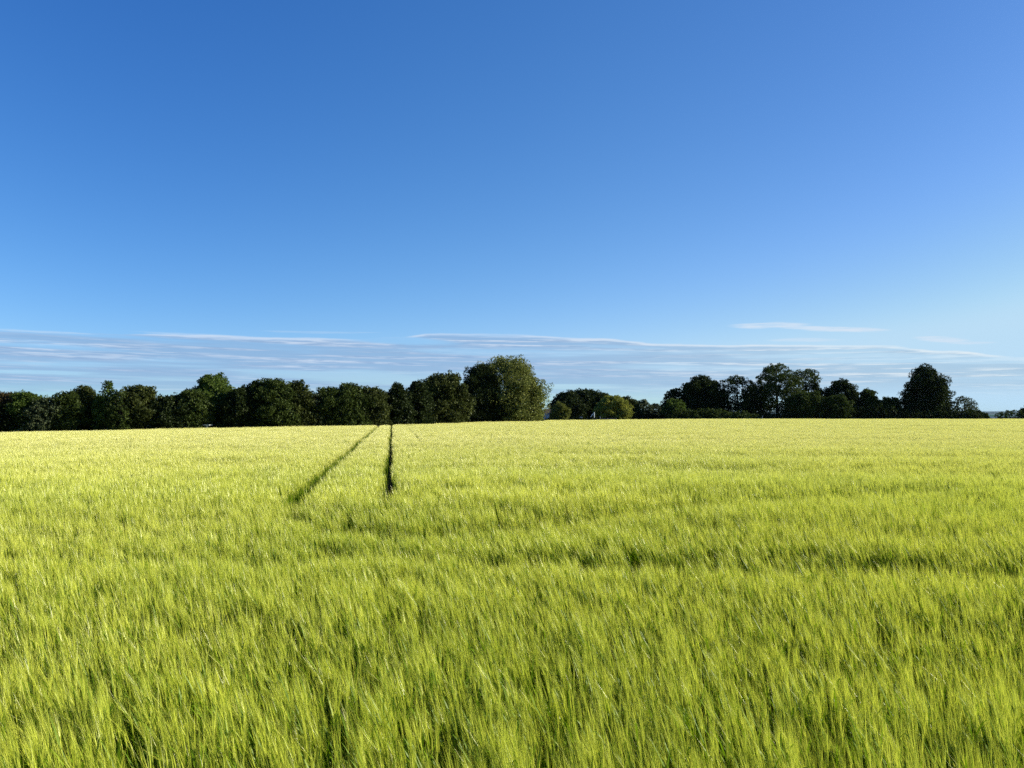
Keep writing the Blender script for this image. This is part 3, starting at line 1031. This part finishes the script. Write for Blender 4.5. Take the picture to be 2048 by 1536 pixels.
# slide in the garden
D = 196; x, y, z = at(1185, D); s = D / 1536
sl = tag(empty('playground_slide', (x, y, z)), 'pale metal slide with tall post under the yellow green tree', 'slide')
zt = zpx(824.5, D) - z
V, Q = [], []
a = np.array([1.0 * s, 0, zt - .55]); b = np.array([-10 * s, -.3, .35])
for w0, w1, up_ in ((-.28, .28, 0), (-.28, -.24, .2), (.24, .28, .2)):
    n0 = len(V)
    for p in (a, b):
        V += [p + [0, w0, 0], p + [0, w1, 0], p + [0, w1, .06 + up_], p + [0, w0, .06 + up_]]
    Q += [(n0, n0 + 1, n0 + 5, n0 + 4), (n0 + 1, n0 + 2, n0 + 6, n0 + 5), (n0 + 2, n0 + 3, n0 + 7, n0 + 6), (n0 + 3, n0, n0 + 4, n0 + 7),
          (n0, n0 + 3, n0 + 2, n0 + 1), (n0 + 4, n0 + 5, n0 + 6, n0 + 7)]
pyobj('chute', [(V, Q)], STEEL, sl)
pyobj('post', [box((2.2 * s, -.16, 0), (4.2 * s, .16, zt), .05)], STEEL, sl)
pyobj('platform', [box((.6 * s, -.35, zt - .70), (2.19 * s, .35, zt - .58))], WOOD, sl)
# low dark flat-topped trailer or staging in front
D = 190; x, y, z = at(1182, D); s = D / 1536
pl = tag(empty('platform', (x, y, z)), 'long low dark grey platform on short legs in front of the slide', 'platform')
zt = zpx(838.2, D) - z
pyobj('deck', [box((-14 * s, -.5, zt - .12), (15 * s, .5, zt))], DGREY, pl)
for lx in (-13, 0, 14):
    pyobj('leg', [box((lx * s - .05, -.45, 0), (lx * s + .05, -.35, zt - .12))], DGREY, pl)
for i, (px_, wid, r_, lab) in enumerate([(1160.7, 1.1, 833, 'pale upright slab standing left of the slide, left one of two'),
                                         (1163.8, 1.1, 833.3, 'pale upright slab standing left of the slide, right one of two')]):
    D = 197; x, y, z = at(px_, D); s = D / 1536; zt = zpx(r_, D) - z
    th = np.linspace(0, math.pi, 7)
    ring = [(-wid * s, 0), (wid * s, 0)] + [(math.cos(a_) * wid * s, zt - wid * s + math.sin(a_) * wid * s) for a_ in th]
    k_ = len(ring)
    Vv = [(p, -.05, q) for p, q in ring] + [(p, .05, q) for p, q in ring]
    Ff = [tuple(range(k_)), tuple(range(k_, 2 * k_))[::-1]] + [(i_, k_ + i_, k_ + (i_ + 1) % k_, (i_ + 1) % k_) for i_ in range(k_)]
    o = pyobj('upright_slab', [(Vv, Ff)], GREYM); o.location = (x, y, z)
    tag(o, lab, 'slab', 'pale slabs by the slide')
# post and rail fence running right from the slide
D = 192; x, y, z = at(1200, D); s = D / 1536
fe = tag(empty('post_and_rail_fence', (x, y, z)), 'low grey wooden post and rail fence under the yellow green tree', 'fence')
for px_, r_ in ((0, 832.5), (8, 836), (16, 836), (24, 835.5), (32, 836)):
    pyobj('post', [box((px_ * s - .07, -.07, 0), (px_ * s + .07, .07, zpx(r_, D) - z), .02)], GREYM if px_ == 0 else WOOD, fe)
for r_ in (837.0, 839):
    zz = zpx(r_, D) - z
    pyobj('rail', [box((.08, -.13, zz - .05), (32 * s, -.075, zz + .05))], WOOD, fe)
# low grey slab-topped table at the left field edge with a small shed behind it
D = 96.6; x, y, z = at(414.5, D); s = D / 1536
tb = tag(empty('table', (x, y, z)), 'pale grey flat-topped table on one thick leg at the left field edge', 'table')
zt = zpx(849, D) - z
pyobj('tabletop', [box((-9 * s, -.45, zt - .12), (9 * s, .45, zt), .1)], GREYM, tb)
pyobj('leg', [box((-2.5 * s, -.15, 0), (2.5 * s, .15, zt - .12), .05)], GREYM, tb)
D = 98.3; x, y, z = at(413, D); s = D / 1536
hs = tag(empty('hut', (x, y, z)), 'small hut with grey brown pyramid roof glimpsed in the dark hedge behind the table', 'hut')
zt = zpx(848, D) - z; zr = zpx(841, D) - z
pyobj('wall', [box((-6 * s, 0, 0), (6 * s, .8, zt))], WOOD, hs)
pyobj('roof', [([(-7 * s, -.1, zt + .01), (7 * s, -.1, zt + .01), (7 * s, .9, zt + .01), (-7 * s, .9, zt + .01), (-1 * s, .4, zr), (1 * s, .4, zr)],
                [(0, 3, 2, 1), (0, 1, 5, 4), (1, 2, 5), (2, 3, 4, 5), (3, 0, 4)])], WOOD, hs)

# ------------------------------------------------------------------ haze
hz = bpy.data.materials.new('air'); hz.use_nodes = True
t = hz.node_tree; t.nodes.clear()
out = t.nodes.new('ShaderNodeOutputMaterial'); pv = t.nodes.new('ShaderNodeVolumePrincipled')
pv.inputs['Color'].default_value = (.62, .78, 1, 1)
pv.inputs['Density'].default_value = 1.3e-5
pv.inputs['Anisotropy'].default_value = .8
t.links.new(pv.outputs[0], out.inputs['Volume'])
haze = pyobj('haze', [box((-26000, -26000, -60), (26000, 26000, 75))], hz)
tag(haze, 'thin blue air between the field and the far hills', 'haze', kind='stuff')
